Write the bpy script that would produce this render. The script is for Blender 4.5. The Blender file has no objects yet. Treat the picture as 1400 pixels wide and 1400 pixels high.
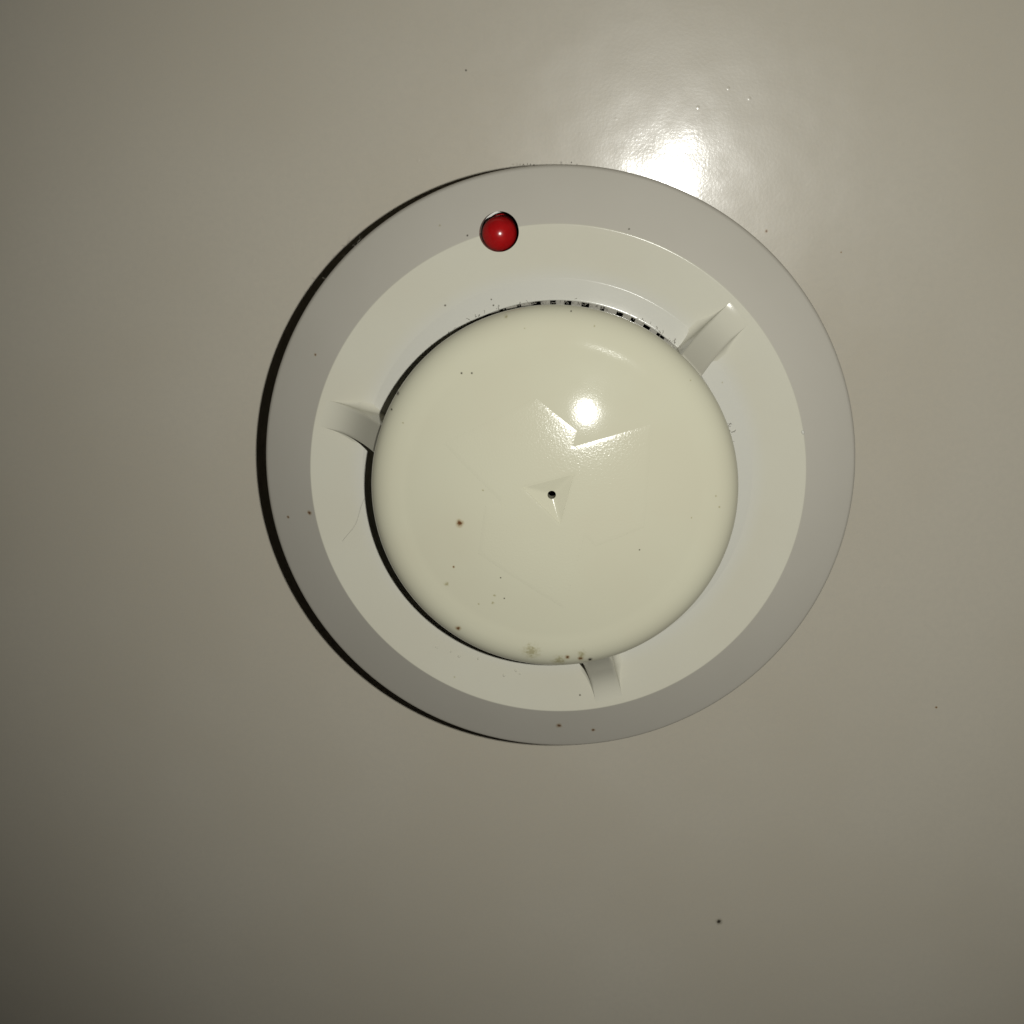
import bpy, bmesh, math, random
import numpy as np
from mathutils import Vector, Matrix

random.seed(7); rng = np.random.default_rng(7)
scn = bpy.context.scene
MM = 0.001
# detector space (millimetres, z pointing out of the ceiling) -> world: the ceiling hangs at 2.5 m, facing down
FLIP = Matrix.Translation((0, 0, 2.5)) @ Matrix.Rotation(math.pi, 4, 'X')
def W(p): return FLIP @ (Vector(p) * MM)
def WD(d): return (FLIP.to_3x3() @ Vector(d)).normalized()

# ------------------------------------------------------------------ camera
CAM = (7.252, 47.218, 276.731); AIM = (-8.900, -12.407, 0.0); F_PX = 2100.0
cam_d = bpy.data.cameras.new('camera'); cam = bpy.data.objects.new('camera', cam_d)
scn.collection.objects.link(cam); scn.camera = cam
cam_d.sensor_width = 36.0; cam_d.lens = 36.0 * F_PX / 1400.0
cam_d.clip_start = 0.01; cam_d.clip_end = 20.0
fw = (Vector(AIM) - Vector(CAM)).normalized()
rt = fw.cross(Vector((0, 1, 0))).normalized(); up = rt.cross(fw)
rt, up, fw = WD(rt), WD(up), WD(fw); loc = W(CAM)
cam.matrix_world = Matrix(((rt.x, up.x, -fw.x, loc.x), (rt.y, up.y, -fw.y, loc.y),
                           (rt.z, up.z, -fw.z, loc.z), (0, 0, 0, 1)))
# ------------------------------------------------------------------ world: a dark room
wd = bpy.data.worlds.new('World'); scn.world = wd; wd.use_nodes = True
wd.node_tree.nodes['Background'].inputs[0].default_value = (0.62, 0.60, 0.66, 1)
wd.node_tree.nodes['Background'].inputs[1].default_value = 0.006
# ------------------------------------------------------------------ the phone's flash beside the lens
LAMP = (CAM[0] + 23.0, CAM[1] + 0.5, CAM[2] - 2.0); LAMP_AIM = (30.0, 13.0, 0.0)
ld = bpy.data.lights.new('flash_lamp', 'SPOT'); lamp = bpy.data.objects.new('flash_lamp', ld)
scn.collection.objects.link(lamp)
ld.energy = 2.13; ld.color = (1.0, 0.995, 0.945); ld.spot_size = math.radians(87); ld.spot_blend = 1.0
ld.shadow_soft_size = 0.0023
lamp.location = W(LAMP)
lamp.rotation_euler = (W(LAMP_AIM) - W(LAMP)).to_track_quat('-Z', 'Y').to_euler()
# ------------------------------------------------------------------ picture
vs = scn.view_settings; vs.view_transform = 'Standard'; vs.look = 'None'; vs.exposure = 0.0; vs.gamma = 1.0
vs.use_curve_mapping = False
scn.render.engine = 'CYCLES'; scn.render.resolution_x = scn.render.resolution_y = 1024
scn.cycles.max_bounces = 6; scn.cycles.sample_clamp_direct = 4.0; scn.cycles.use_denoising = True

# ================================================================== materials
class Mat:
    """small helper round a Principled node tree; coordinates are object space in millimetres"""
    def __init__(s, name, rough=0.4, spec=0.5):
        s.m = bpy.data.materials.new(name); s.m.use_nodes = True; s.t = s.m.node_tree
        s.b = s.t.nodes['Principled BSDF']; s.b.inputs['Roughness'].default_value = rough
        s.b.inputs['Specular IOR Level'].default_value = spec
        tc = s.n('ShaderNodeTexCoord'); mp = s.n('ShaderNodeVectorMath', operation='SCALE')
        s.t.links.new(tc.outputs['Object'], mp.inputs[0]); mp.inputs['Scale'].default_value = 1000.0
        s.co = mp.outputs[0]
    def n(s, typ, **kw):
        x = s.t.nodes.new(typ)
        for k, v in kw.items(): setattr(x, k, v)
        return x
    def link(s, a, b): s.t.links.new(a, b)
    def noise(s, scale, detail=2.0, rough=0.5, vec=None):
        x = s.n('ShaderNodeTexNoise'); s.link(vec or s.co, x.inputs['Vector'])
        x.inputs['Scale'].default_value = scale; x.inputs['Detail'].default_value = detail
        x.inputs['Roughness'].default_value = rough
        return x.outputs['Fac']
    def ramp(s, fac, a, b, lo=0.0, hi=1.0):
        x = s.n('ShaderNodeMapRange', interpolation_type='SMOOTHSTEP'); s.link(fac, x.inputs['Value'])
        for k, v in zip(('From Min', 'From Max', 'To Min', 'To Max'), (a, b, lo, hi)): x.inputs[k].default_value = v
        return x.outputs['Result']
    def mix(s, fac, a, b):
        x = s.n('ShaderNodeMix', data_type='RGBA')
        for i, v in ((0, fac), (6, a), (7, b)):
            if isinstance(v, (tuple, list)): x.inputs[i].default_value = (*v, 1)
            elif isinstance(v, float): x.inputs[i].default_value = v
            else: s.link(v, x.inputs[i])
        return x.outputs[2]
    def math(s, op, a, b=0.0):
        x = s.n('ShaderNodeMath', operation=op)
        for i, v in ((0, a), (1, b)):
            if isinstance(v, float): x.inputs[i].default_value = v
            else: s.link(v, x.inputs[i])
        return x.outputs[0]
    def bump(s, h, dist, strength=1.0, prev=None):
        x = s.n('ShaderNodeBump'); x.inputs['Strength'].default_value = strength
        x.inputs['Distance'].default_value = dist * MM; s.link(h, x.inputs['Height'])
        if prev: s.link(prev, x.inputs['Normal'])
        return x.outputs['Normal']
    def radius(s):
        sp = s.n('ShaderNodeSeparateXYZ'); s.link(s.co, sp.inputs[0])
        cb = s.n('ShaderNodeCombineXYZ'); s.link(sp.outputs[0], cb.inputs[0]); s.link(sp.outputs[1], cb.inputs[1])
        ln = s.n('ShaderNodeVectorMath', operation='LENGTH'); s.link(cb.outputs[0], ln.inputs[0])
        return ln.outputs['Value'], cb.outputs[0]
    def spots(s, col, lst):
        """fly specks, rust dots and grime: (x, y, radius, kind) in millimetres on the surface"""
        _, xy = s.radius()
        nz = s.n('ShaderNodeTexNoise'); s.link(s.co, nz.inputs['Vector']); nz.inputs['Scale'].default_value = 1.9
        sb = s.n('ShaderNodeVectorMath', operation='SUBTRACT'); s.link(nz.outputs['Color'], sb.inputs[0])
        sb.inputs[1].default_value = (0.5, 0.5, 0.5)
        cols = {'b': ((0.125, 0.048, 0.013), (0.33, 0.23, 0.10)), 'k': ((0.022, 0.018, 0.013), (0.22, 0.20, 0.15)),
                'g': ((0.27, 0.235, 0.10), (0.38, 0.35, 0.19))}
        for x, y, r, k in lst:
            sc = s.n('ShaderNodeVectorMath', operation='MULTIPLY_ADD'); s.link(sb.outputs[0], sc.inputs[0])
            w = r * (2.6 if k == 'g' else 0.9); sc.inputs[1].default_value = (w, w, 0); s.link(xy, sc.inputs[2])
            d = s.n('ShaderNodeVectorMath', operation='DISTANCE'); s.link(sc.outputs[0], d.inputs[0])
            d.inputs[1].default_value = (x, y, 0)
            core, halo = cols[k]; op = 0.95 if k != 'g' else 0.55
            col = s.mix(s.ramp(d.outputs['Value'], r * 0.7, r * 1.75, op * 0.55, 0.0), col, halo)
            col = s.mix(s.ramp(d.outputs['Value'], r * 0.25, r * 1.05, op, 0.0), col, core)
        return col
    def done(s, col, normal=None, rough=None):
        if isinstance(col, tuple): s.b.inputs['Base Color'].default_value = (*col, 1)
        else: s.link(col, s.b.inputs['Base Color'])
        if normal: s.link(normal, s.b.inputs['Normal'])
        if rough: s.link(rough, s.b.inputs['Roughness'])
        return s.m

CAP_SPOTS = [(-14.39, -4.55, 0.5, 'b'), (-14.99, -22.24, 0.37, 'b'), (2.43, -26.67, 0.33, 'b'), (4.53, -26.94, 0.4, 'b'), (6.04, -27.27, 0.33, 'k'), (-14.07, 18.6, 0.15, 'k'), (-12.48, 18.63, 0.15, 'k'), (-15.46, -11.74, 0.18, 'b'), (-16.71, -14.68, 0.3, 'g'), (-3.08, -12.98, 0.11, 'k'), (-2.28, -13.21, 0.11, 'k'), (-9.26, -17.5, 0.21, 'g'), (-9.0, -16.22, 0.18, 'g'), (-7.5, -16.65, 0.12, 'k'), (-8.03, -13.16, 0.12, 'k'), (-11.6, -17.76, 0.14, 'g'), (-3.29, -25.73, 1.05, 'g'), (4.64, -26.12, 0.58, 'g'), (1.14, -27.53, 0.82, 'g'), (-24.32, 15.09, 0.28, 'k'), (-25.21, 12.63, 0.17, 'k'), (13.46, -8.41, 0.12, 'k'), (21.43, -3.52, 0.12, 'g'), (25.1, -0.15, 0.14, 'g'), (25.72, -1.89, 0.14, 'g'), (2.55, 27.95, 0.12, 'k'), (6.15, 25.82, 0.13, 'g'), (-7.39, 27.12, 0.25, 'g'), (-4.43, 25.44, 0.11, 'g'), (-23.27, 10.74, 0.14, 'g'), (-10.66, 0.86, 0.14, 'g'), (20.87, 17.62, 0.12, 'g')]
SHELL_SPOTS = [(0.68, -44.4, 0.43, 'b'), (6.6, -45.58, 0.31, 'b'), (-41.22, -6.94, 0.34, 'b'), (-45.66, -8.61, 0.24, 'b'), (-39.92, 19.29, 0.2, 'b'), (-14.39, 38.8, 0.15, 'k'), (-18.07, 27.67, 0.16, 'k'), (-19.13, 40.32, 0.17, 'g'), (-10.6, 28.67, 0.12, 'k'), (-10.23, 27.75, 0.13, 'k'), (4.32, -37.81, 0.15, 'k'), (11.36, 39.87, 0.14, 'k'), (-17.03, -34.98, 0.15, 'g'), (22.04, 21.01, 0.18, 'k'), (26.75, 15.5, 0.13, 'g')]
CEIL_SPOTS = [(31.36, -93.25, 0.52, 'k'), (35.96, 38.7, 0.24, 'b'), (-16.94, 66.18, 0.17, 'k'), (70.41, -48.69, 0.2, 'b'), (49.11, 35.05, 0.13, 'b')]

def mat_ceiling():
    m = Mat('ceiling_paint', 0.28, 0.15)
    m.b.inputs['Coat Weight'].default_value = 0.24; m.b.inputs['Coat Roughness'].default_value = 0.08
    col = m.mix(m.ramp(m.noise(0.018, 3), 0.35, 0.65), (0.470, 0.430, 0.347), (0.490, 0.453, 0.373))
    col = m.mix(m.ramp(m.noise(0.9, 3), 0.3, 0.7, 0, 0.35), col, (0.455, 0.425, 0.355))
    col = m.spots(col, CEIL_SPOTS)
    nm = m.bump(m.noise(0.055, 2), 0.5, 0.35)
    nm = m.bump(m.noise(1.7, 4, 0.6), 0.019, 0.40, nm)
    vo = m.n('ShaderNodeTexVoronoi'); m.link(m.co, vo.inputs['Vector']); vo.inputs['Scale'].default_value = 0.28
    nm = m.bump(m.math('MULTIPLY', m.ramp(vo.outputs['Distance'], 0.02, 0.11, 1.0, 0.0), m.ramp(m.noise(0.05, 1), 0.50, 0.62)), 0.06, 0.2, nm)
    m.link(nm, m.b.inputs['Coat Normal'])
    return m.done(col, nm, m.ramp(m.noise(0.5, 3), 0.3, 0.7, 0.265, 0.29))

def plastic(name, base, alt, spots=(), rough=0.32, fine=0.5, radial=None):
    m = Mat(name, rough, 0.38)
    col = m.mix(m.ramp(m.noise(0.06, 3), 0.3, 0.7), base, alt)
    if radial:
        r, _ = m.radius(); col = m.mix(m.ramp(r, radial[0], radial[1], 1.0, 0.0), col, radial[2])
    col = m.mix(m.ramp(m.noise(2.4, 4, 0.65), 0.60, 0.80, 0, 0.20), col, tuple(c * 0.8 for c in base))
    if spots: col = m.spots(col, spots)
    nm = m.bump(m.noise(3.4, 4, 0.65), 0.016, fine)
    return m.done(col, nm, m.ramp(m.noise(0.3, 4), 0.3, 0.7, rough - 0.008, rough + 0.012))

M_CEIL = mat_ceiling()
M_CAP = plastic('cap_plastic', (0.590, 0.573, 0.437), (0.580, 0.556, 0.422), CAP_SPOTS, 0.068, 0.4)
M_RING = plastic('ring_plastic', (0.565, 0.548, 0.453), (0.555, 0.533, 0.436), SHELL_SPOTS, 0.12, 0.3, (31.0, 35.0, (0.565, 0.555, 0.49)))
M_RIM = plastic('rim_plastic', (0.580, 0.550, 0.475), (0.565, 0.535, 0.460), SHELL_SPOTS, 0.36, 0.4)
M_RIB = plastic('rib_plastic', (0.565, 0.548, 0.453), (0.555, 0.533, 0.436), (), 0.12, 0.3)
def mat_emblem():
    m = Mat('emblem_texture', 0.15, 0.36)
    col = m.mix(m.ramp(m.noise(0.06, 3), 0.3, 0.7), (0.590, 0.573, 0.437), (0.580, 0.556, 0.422))
    nm = m.bump(m.noise(3.0, 3, 0.6), 0.030, 0.9)
    return m.done(col, nm)
M_EMB = mat_emblem()
def mat_plain(name, col, rough, spec=0.5):
    m = Mat(name, rough, spec)
    c = m.mix(m.ramp(m.noise(1.5, 3), 0.3, 0.7), col, tuple(x * 0.85 for x in col))
    return m.done(c, m.bump(m.noise(2.5, 2), 0.02, 0.3))
M_DARK = mat_plain('dark_chamber', (0.006, 0.005, 0.005), 0.8, 0.1)
M_FIN = mat_plain('fin_plastic', (0.26, 0.245, 0.20), 0.6)
M_LINT = mat_plain('lint_grey', (0.38, 0.36, 0.31), 0.9, 0.1)
M_LINT_D = mat_plain('lint_dark', (0.10, 0.09, 0.075), 0.9, 0.1)
M_WELL = mat_plain('led_holder_white', (0.62, 0.60, 0.55), 0.4)
def mat_led():
    m = Mat('red_lens', 0.24, 0.5)
    m.b.inputs['Subsurface Weight'].default_value = 0.35
    m.b.inputs['Subsurface Radius'].default_value = (0.9, 0.05, 0.05)
    m.b.inputs['Subsurface Scale'].default_value = 0.001
    c = m.mix(m.ramp(m.noise(0.8, 2), 0.3, 0.7), (0.39, 0.008, 0.009), (0.34, 0.007, 0.008))
    return m.done(c)
M_LED = mat_led()

# ================================================================== mesh helpers (mm)
def obj_from(name, verts, faces, mat, parent=None, sharp=35.0):
    me = bpy.data.meshes.new(name)
    me.from_pydata([tuple(v) for v in (np.asarray(verts, float) * MM)], [], faces); me.validate()
    return obj_mesh(name, me, mat, parent, sharp)
def obj_mesh(name, me, mat, parent=None, sharp=35.0):
    bm = bmesh.new(); bm.from_mesh(me); bmesh.ops.recalc_face_normals(bm, faces=bm.faces); bm.to_mesh(me); bm.free()
    me.shade_smooth(); me.set_sharp_from_angle(angle=math.radians(sharp))
    me.materials.clear(); me.materials.append(mat)
    o = bpy.data.objects.new(name, me); scn.collection.objects.link(o)
    if parent: o.parent = parent
    return o
def fillet(pts):
    """[(r, z, radius)] -> polyline with rounded corners"""
    out = []
    for i, (x, y, rad) in enumerate(pts):
        if rad <= 0 or i in (0, len(pts) - 1): out.append((x, y)); continue
        p = np.array((x, y)); a = np.array(pts[i - 1][:2]) - p; b = np.array(pts[i + 1][:2]) - p
        la, lb = np.linalg.norm(a), np.linalg.norm(b); a /= la; b /= lb
        th = math.acos(max(-1, min(1, float(a @ b)))); t = min(rad / math.tan(th / 2), la * 0.49, lb * 0.49)
        n = 10; A, B = p + a * t, p + b * t
        for k in range(n + 1):
            s = k / n; out.append(tuple((1 - s) ** 2 * A + 2 * s * (1 - s) * p + s * s * B))
    return out
def lathe(prof, n=360, closed=True, cx=0.0, cy=0.0):
    P = np.array(prof); a = np.arange(n) * 2 * math.pi / n
    V = np.stack([cx + np.outer(np.cos(a), P[:, 0]), cy + np.outer(np.sin(a), P[:, 0]), np.tile(P[:, 1], (n, 1))], -1).reshape(-1, 3)
    k = len(P); F = []
    for i in range(n):
        j = (i + 1) % n
        for q in range(k if closed else k - 1):
            w = (q + 1) % k; F.append((i * k + q, j * k + q, j * k + w, i * k + w))
    if not closed: F.append(tuple(i * k for i in range(n))); F.append(tuple(i * k + k - 1 for i in range(n)))
    return V, F
def boolean(o, cutter):
    md = o.modifiers.new('cut', 'BOOLEAN'); md.operation = 'DIFFERENCE'; md.solver = 'EXACT'; md.object = cutter
    dg = bpy.context.evaluated_depsgraph_get(); me = bpy.data.meshes.new_from_object(o.evaluated_get(dg))
    o.modifiers.clear(); old = o.data; o.data = me; bpy.data.meshes.remove(old)
    cm = cutter.data; bpy.data.objects.remove(cutter); bpy.data.meshes.remove(cm)
def split(o, test, name, mat, parent):
    """faces whose centre (mm) passes the test move to a new part"""
    bm = bmesh.new(); bm.from_mesh(o.data); bm2 = bm.copy()
    bmesh.ops.delete(bm2, geom=[f for f in bm2.faces if not test(f.calc_center_median() * 1000)], context='FACES')
    bmesh.ops.delete(bm, geom=[f for f in bm.faces if test(f.calc_center_median() * 1000)], context='FACES')
    me = bpy.data.meshes.new(name); bm2.to_mesh(me); bm2.free(); bm.to_mesh(o.data); bm.free()
    for m_ in (me, o.data): m_.shade_smooth(); m_.set_sharp_from_angle(angle=math.radians(35))
    me.materials.clear(); me.materials.append(mat)
    x = bpy.data.objects.new(name, me); scn.collection.objects.link(x); x.parent = parent
    return x

# ================================================================== ceiling
bm = bmesh.new(); S = 1.2
for x, y, z in ((-S, -S, 0), (S, -S, 0), (S, S, 0), (-S, S, 0), (-S, -S, -0.02), (S, -S, -0.02), (S, S, -0.02), (-S, S, -0.02)): bm.verts.new((x, y, z))
bm.verts.ensure_lookup_table()
for f in ((0, 1, 2, 3), (7, 6, 5, 4), (0, 4, 5, 1), (1, 5, 6, 2), (2, 6, 7, 3), (3, 7, 4, 0)): bm.faces.new([bm.verts[i] for i in f])
me = bpy.data.meshes.new('ceiling'); bm.to_mesh(me); bm.free(); me.materials.append(M_CEIL)
ceil = bpy.data.objects.new('ceiling', me); scn.collection.objects.link(ceil)
ceil.matrix_world = FLIP; ceil['kind'] = 'structure'
ceil['label'] = 'glossy off-white painted ceiling behind the detector'

# ================================================================== smoke detector
det = bpy.data.objects.new('smoke_detector', None); scn.collection.objects.link(det)
det.matrix_world = FLIP; det.empty_display_size = 0.05
det['label'] = 'round off-white smoke detector with red indicator light fixed to the ceiling'; det['category'] = 'smoke detector'

R2, H2, H0, HI = 40.65, 28.90, 21.0, 28.10
# ---- mounting base, hidden behind the rim
obj_from('mounting_base', *lathe(fillet([(10, 0.05, 0), (47.5, 0.05, 0), (47.5, 7, 0.6), (10, 7, 0)])), M_RIM, det)
# ---- one moulded cover: conical rim outside, flat ring inside
prof = fillet([(28.55, 24.0, 0), (28.55, HI + 0.62, 0.3), (32.1, HI, 0.3), (R2, H2, 0.35), (49.85, 21.1, 2.0), (50.0, 19.6, 0.5),
               (48.9, 18.6, 0.3), (48.6, 4.0, 0), (46.6, 4.0, 0), (46.9, 18.6, 0), (39.6, 26.0, 0), (31.2, 26.0, 0), (31.0, 24.0, 0)])
# refine the long straight runs so that shading stays even after the cut
fine = []
for i, p in enumerate(prof):
    q = prof[(i + 1) % len(prof)]; d = math.dist(p, q); n = max(1, int(d / 1.0))
    fine += [(p[0] + (q[0] - p[0]) * k / n, p[1] + (q[1] - p[1]) * k / n) for k in range(n)]
ring = obj_from('inner_ring', *lathe(fine), M_RING, det)
LED_C = (-9.30, 39.40); LED_R = 3.18
cut = obj_from('cutter', *lathe([(LED_R, 15), (LED_R, 40)], 72, False, *LED_C), M_RING, det)
boolean(ring, cut)
ring.data.materials.clear(); ring.data.materials.append(M_RING)
rim = split(ring, lambda c: math.hypot(c.x, c.y) > R2 + 0.35, 'outer_rim', M_RIM, det)
# ---- LED: flanged dome in its holder
led = obj_from('indicator_light', *lathe(fillet([(0.02, 15, 0), (3.0, 15, 0), (3.0, 16.5, 0.2), (2.80, 16.7, 0.1), (2.80, 25.4, 0)])[:-1] +
      [(2.80 * math.cos(t), 25.4 + 2.9 * math.sin(t)) for t in np.linspace(0, math.pi / 2 - 0.01, 24)], 72, False, LED_C[0] - 0.16, LED_C[1] - 0.38), M_LED, det)
led['label'] = 'red domed indicator light in a round hole'
obj_from('light_holder', *lathe(fillet([(2.9, 14.5, 0), (4.3, 14.5, 0), (4.3, 19.0, 0.2), (2.9, 19.0, 0)]), 72, True, *LED_C), M_WELL, led)

# ---- cap: shallow dome with a rounded shoulder
TOP = 46.6
_rs = np.linspace(0, 25.2, 127)
_sl = np.tan(np.radians(np.interp(_rs, [0, 17, 22.4, 23.5, 24.6, 25.2], [0, 11.2, 12.0, 8.45, 11.0, 13.0])))
_zs = -np.concatenate([[0], np.cumsum((_sl[1:] + _sl[:-1]) / 2 * np.diff(_rs))])
BA = 0.65; T0 = math.atan(math.tan(math.radians(13.0)) / BA); SA = 3.62 / (1 - math.sin(T0))   # elliptical shoulder
EDGE = TOP + _zs[-1] - SA * BA * math.cos(T0)
def capz(r):
    r = np.asarray(r, float)
    sn = np.clip((r - 25.2) / SA + math.sin(T0), 0, 1)
    return np.where(r <= 25.2, TOP + np.interp(r, _rs, _zs), EDGE + SA * BA * np.sqrt(1 - sn ** 2))
pr = [(r, float(capz(r))) for r in np.linspace(0.25, 25.2, 110)]
pr += [(25.2 + SA * (math.sin(t) - math.sin(T0)), EDGE + SA * BA * math.cos(t)) for t in np.linspace(T0 + 0.04, math.pi / 2, 28)]
pr += [(28.78, EDGE - .3), (28.6, EDGE - .65), (28.2, EDGE - .85), (24.0, EDGE - .9), (0.25, EDGE - .9)]
cap = obj_from('cap', *lathe(pr, 360, False), M_CAP, det)
cap['label'] = 'yellowed domed centre cap with brown specks'
# triangular dimple with rounded valleys and the pinhole
TC = np.array((0.0, 0.30)); TA = np.radians((165.5, 45.5, -74.5)); TV = TC + 4.62 * np.stack([np.cos(TA), np.sin(TA)], 1)
def tri_d(p):
    ds = []
    for i in range(3):
        a, b = TV[i], TV[(i + 1) % 3]; e = (b - a) / np.linalg.norm(b - a); nrm = np.array((e[1], -e[0]))
        if (TC - a) @ nrm < 0: nrm = -nrm
        ds.append((p - a) @ nrm)
    return np.stack(ds, -1)
def smin(d, k=0.20):
    m = d.min(-1, keepdims=True); return (m - k * np.log(np.exp(-(d - m) / k).sum(-1, keepdims=True)))[..., 0]
N = 36; V = []; idx = {}
for i in range(N + 1):
    for j in range(N + 1 - i):
        idx[i, j] = len(V); V.append((TV[0] * i + TV[1] * j + TV[2] * (N - i - j)) / N)
V = np.array(V); d = tri_d(V); dep = 0.07 + 0.36 * np.maximum(0, smin(d))
Zb = capz(np.hypot(V[:, 0], V[:, 1])) - dep
nb = len(V); VV = np.concatenate([np.c_[V, Zb], np.c_[V, np.full(nb, 48.0)]]); F = []
for i in range(N):
    for j in range(N - i):
        t = (idx[i, j], idx[i + 1, j], idx[i, j + 1]); F += [t, tuple(x + nb for x in t[::-1])]
        if j < N - i - 1: t = (idx[i + 1, j], idx[i + 1, j + 1], idx[i, j + 1]); F += [t, tuple(x + nb for x in t[::-1])]
bd = [idx[i, 0] for i in range(N)] + [idx[N - j, j] for j in range(N)] + [idx[0, N - k] for k in range(N)]
for a, b in zip(bd, bd[1:] + bd[:1]): F.append((a, b, b + nb, a + nb))
boolean(cap, obj_from('cutter', VV, F, M_CAP, det))
boolean(cap, obj_from('cutter', *lathe([(0.64, 30), (0.64, 50)], 40, False, -0.12, 0.25), M_CAP, det))
boolean(cap, obj_from('cutter', *lathe([(9.0, 30), (9.0, 43.6)], 60, False), M_CAP, det))     # hollow behind the pinhole
cap.data.materials.clear(); cap.data.materials.append(M_CAP)
dimple = split(cap, lambda c: c.z < float(capz(math.hypot(c.x, c.y))) - 0.012 and c.z > 43.5 and tri_d(np.array((c.x, c.y))).min() > 0.004, 'triangular_dimple', M_CAP, cap)
dimple['label'] = 'small triangular dimple with a pinhole in its middle'
# raised three-bladed emblem with a grained face
E0 = [(-2.63, 15.03), (3.89, 9.93), (3.25, 7.72), (15.24, 11.12)]
poly = []
for k in range(3):
    a = -k * 2 * math.pi / 3
    poly += [(x * math.cos(a) - y * math.sin(a), 0.3 + x * math.sin(a) + y * math.cos(a)) for x, y in E0]
poly = np.array(poly)
def poly_sd(P, poly):
    ins = np.zeros(len(P), bool); dm = np.full(len(P), 1e9)
    for a, b in zip(poly, np.roll(poly, -1, 0)):
        e = b - a; w = P - a; t = np.clip((w @ e) / (e @ e), 0, 1); dm = np.minimum(dm, np.linalg.norm(w - t[:, None] * e, axis=1))
        c = ((a[1] > P[:, 1]) != (b[1] > P[:, 1])) & (P[:, 0] < (b[0] - a[0]) * (P[:, 1] - a[1]) / (b[1] - a[1] + 1e-12) + a[0]); ins ^= c
    return np.where(ins, dm, -dm)
g = np.arange(-20, 20.01, 0.2); X, Y = np.meshgrid(g, g); P = np.c_[X.ravel(), Y.ravel()]
sd = np.minimum(poly_sd(P, poly), -poly_sd(P, TV) * 4 - 0.3)
s = np.clip((sd + 0.35) / 1.15, 0, 1); h = -0.024 + 0.052 * (s * s * (3 - 2 * s))
Z = capz(np.hypot(P[:, 0], P[:, 1])) + h
n = len(g); keep = (sd > -0.33).reshape(n, n); F = []
for i in range(n - 1):
    for j in range(n - 1):
        if keep[i:i + 2, j:j + 2].all(): F.append((i * n + j, i * n + j + 1, (i + 1) * n + j + 1, (i + 1) * n + j))
used = np.unique(np.array(F)); rm = {int(u): k for k, u in enumerate(used)}
emb = obj_from('emblem', np.c_[P, Z][used], [tuple(rm[v] for v in f) for f in F], M_EMB, cap)
emb['label'] = 'faint raised emblem with grained surface'

# ---- three ribs that carry the cap
def make_rib():
    V = []; n = 0; rs = np.linspace(40.4, 26.5, 50)
    for r in rs:
        u = max(0.0, min(1.0, (40.3 - r) / 11.6)); zr = HI + (H2 - HI) * (r - 32.1) / (R2 - 32.1)   # plane of the ring
        z = zr - 0.02 + 11.1 * u ** 2.25; z = min(z, EDGE - 0.25); hw = 2.3
        H = z - zr; rr = min(0.5, max(0.02, H * 0.42)); fl = min(1.5, max(0.02, H * 0.5))
        half = [(hw + fl, zr - 0.03)] + [(hw + fl - fl * math.sin(t), zr + fl - fl * math.cos(t) - 0.03 * (1 - t / 1.571)) for t in np.linspace(0.15, math.pi / 2, 6)]
        half += [(hw - rr + rr * math.cos(t), z - rr + rr * math.sin(t)) for t in np.linspace(0, math.pi / 2, 8)]
        row = [(-hw - 1, 26.4)] + [(-y, q) for y, q in half] + half[::-1] + [(hw + 1, 26.4)]
        V += [(r, y, q) for y, q in row]; n = len(row)
    F = []; m = len(rs)
    for i in range(m - 1):
        for j in range(n):
            w = (j + 1) % n; F.append((i * n + j, i * n + w, (i + 1) * n + w, (i + 1) * n + j))
    F += [tuple(range(n)), tuple(range((m - 1) * n, m * n))]
    return np.array(V), F
rib_mesh = None
for ang in (165.3, 42.5, -76.5):
    if rib_mesh is None:
        o = obj_from('rib', *make_rib(), M_RIB, det, 60); rib_mesh = o.data
    else:
        o = bpy.data.objects.new('rib', rib_mesh); scn.collection.objects.link(o); o.parent = det
    o.rotation_euler = (0, 0, math.radians(ang))

# ---- sensing chamber behind the cap and its comb of fins
ch = obj_from('sensing_chamber', *lathe(fillet([(0.05, 12, 0), (30.6, 12, 0), (30.6, 15, 0), (26.2, 15, 0.4), (26.2, 34.0, 0), (0.05, 34.0, 0)]), 180, True), M_DARK, det)
def box(x0, x1, y0, y1, z0, z1, b=0.12):
    V = [(x, y, z) for x in (x0, x1) for y in (y0, y1) for z in (z0, z1)]
    V = np.array(V, float); return V, [(0, 1, 3, 2), (4, 6, 7, 5), (0, 4, 5, 1), (2, 3, 7, 6), (0, 2, 6, 4), (1, 5, 7, 3)]
fin_mesh = None; NF = 66
for k in range(NF):
    if fin_mesh is None:
        o = obj_from('fin', *box(26.3, 28.65, -0.92, 0.92, 24.5, 28.35), M_FIN, ch); fin_mesh = o.data
    else:
        o = bpy.data.objects.new('fin', fin_mesh); scn.collection.objects.link(o); o.parent = ch
    o.rotation_euler = (0, 0, 2 * math.pi * (k + 0.3) / NF + random.uniform(-0.012, 0.012)); o.scale = (1, random.uniform(0.7, 1.2), 1)

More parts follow.
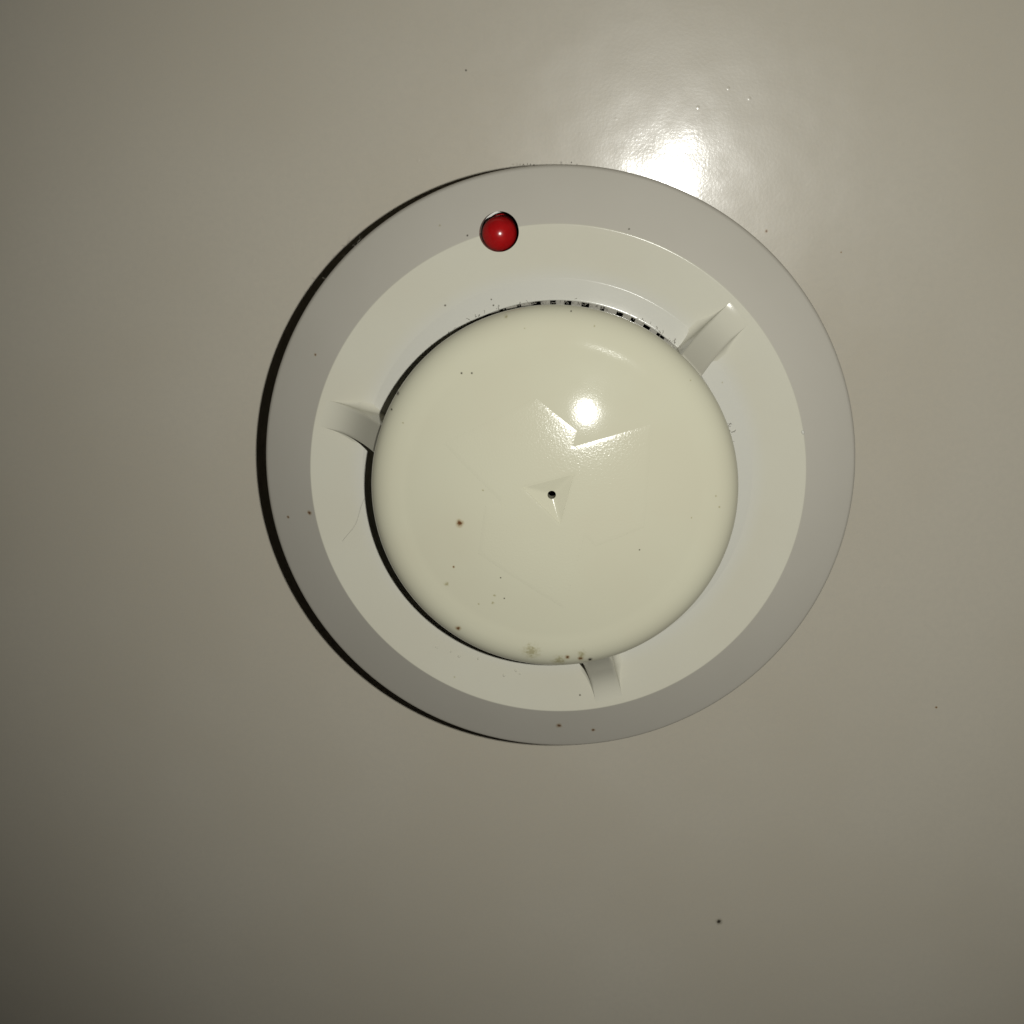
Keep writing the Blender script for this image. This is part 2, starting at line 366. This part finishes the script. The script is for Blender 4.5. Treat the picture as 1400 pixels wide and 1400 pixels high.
# ---- lint caught at the edges, bumps added for glints, and one small blob
def tuft(name, mat, fibres, parent=det):
    V, F = [], []
    for pts, rad in fibres:
        pts = np.array(pts); n = len(pts); b = len(V)
        for i in range(n):
            t = pts[min(i + 1, n - 1)] - pts[max(i - 1, 0)]; t /= np.linalg.norm(t) + 1e-9
            a = np.cross(t, (0.3, 0.2, 0.93)); a /= np.linalg.norm(a) + 1e-9; c = np.cross(t, a)
            for q in range(3): V.append(pts[i] + rad * (a * math.cos(q * 2.094) + c * math.sin(q * 2.094)))
        for i in range(n - 1):
            for q in range(3): F.append((b + i * 3 + q, b + i * 3 + (q + 1) % 3, b + (i + 1) * 3 + (q + 1) % 3, b + (i + 1) * 3 + q))
    o = obj_from(name, V, F, mat, parent, 180); o['kind'] = 'stuff'; return o
def fibre(p, length, n=6, curl=0.6, d=None):
    d = rng.normal(size=3) if d is None else np.array(d, float); d /= np.linalg.norm(d); out = [np.array(p, float)]
    for _ in range(n):
        d = d + curl * rng.normal(size=3) * 0.6; d /= np.linalg.norm(d); out.append(out[-1] + d * length / n)
    return out
def edge_tuft(angs, r, z, count, length, rad, mat, spread=0.5):
    fb = []
    for _ in range(count):
        a = math.radians(rng.uniform(*angs)); rr = r + rng.normal() * spread * 0.4
        fb.append((fibre((rr * math.cos(a), rr * math.sin(a), z + abs(rng.normal()) * 0.15), length * rng.uniform(0.4, 1.2),
                         d=(math.cos(a) + rng.normal() * .8, math.sin(a) + rng.normal() * .8, rng.normal() * 0.4)), rad * rng.uniform(.6, 1.3)))
    tuft('lint', mat, fb)
edge_tuft((46, 72), 28.75, 28.7, 36, 0.7, 0.04, M_LINT)
edge_tuft((72, 108), 28.3, 28.45, 90, 0.6, 0.05, M_LINT)
edge_tuft((108, 142), 28.75, 28.7, 36, 0.6, 0.035, M_LINT)
edge_tuft((10, 18), 29.1, 28.75, 20, 0.9, 0.04, M_LINT)
edge_tuft((-54, -51), 29.6, 29.6, 8, 1.8, 0.035, M_LINT)
edge_tuft((86, 97), 49.9, 20.0, 14, 0.4, 0.06, M_LINT_D)
edge_tuft((130, 152), 50.0, 20.6, 6, 0.9, 0.03, M_LINT)
tuft('hair', M_LINT, [([np.array((-35.6 + 4.4 * t + 0.35 * math.sin(5 * t), -11.8 + 7.6 * t + 0.3 * math.sin(7 * t + 1), H2 - 0.22 + 0.2 * (1 - t))) for t in np.linspace(0, 1, 14)], 0.012)])
def nib(x, y, z, r, mat, parent=det):
    V, F = lathe([(r * math.cos(t), 0.55 * r * math.sin(t)) for t in np.linspace(0, 1.45, 6)], 12, False)
    V = V * (1, rng.uniform(.6, 1), 1); a = rng.uniform(0, 3); V = np.c_[V[:, 0] * math.cos(a) - V[:, 1] * math.sin(a), V[:, 0] * math.sin(a) + V[:, 1] * math.cos(a), V[:, 2]]
    o = obj_from('ring_bump', V, F, mat, parent); o.location = (x * MM, y * MM, (z - 0.02) * MM)
for x, y, r in ((-20.0, -29.9, .25), (-17.6, -30.6, .22), (-16.2, -31.4, .3), (-13.0, -31.8, .25), (-8.6, -34.6, .3), (-6.6, -33.8, .28), (-5.9, -34.3, .2)):  # bumps added to catch the flash as the ring's bright scratch specks
    nib(x, y, HI + (H2 - HI) * (math.hypot(x, y) - 32.1) / (R2 - 32.1), r, M_RIB)
nib(39.9, 7.6, H2, 0.4, M_RING)
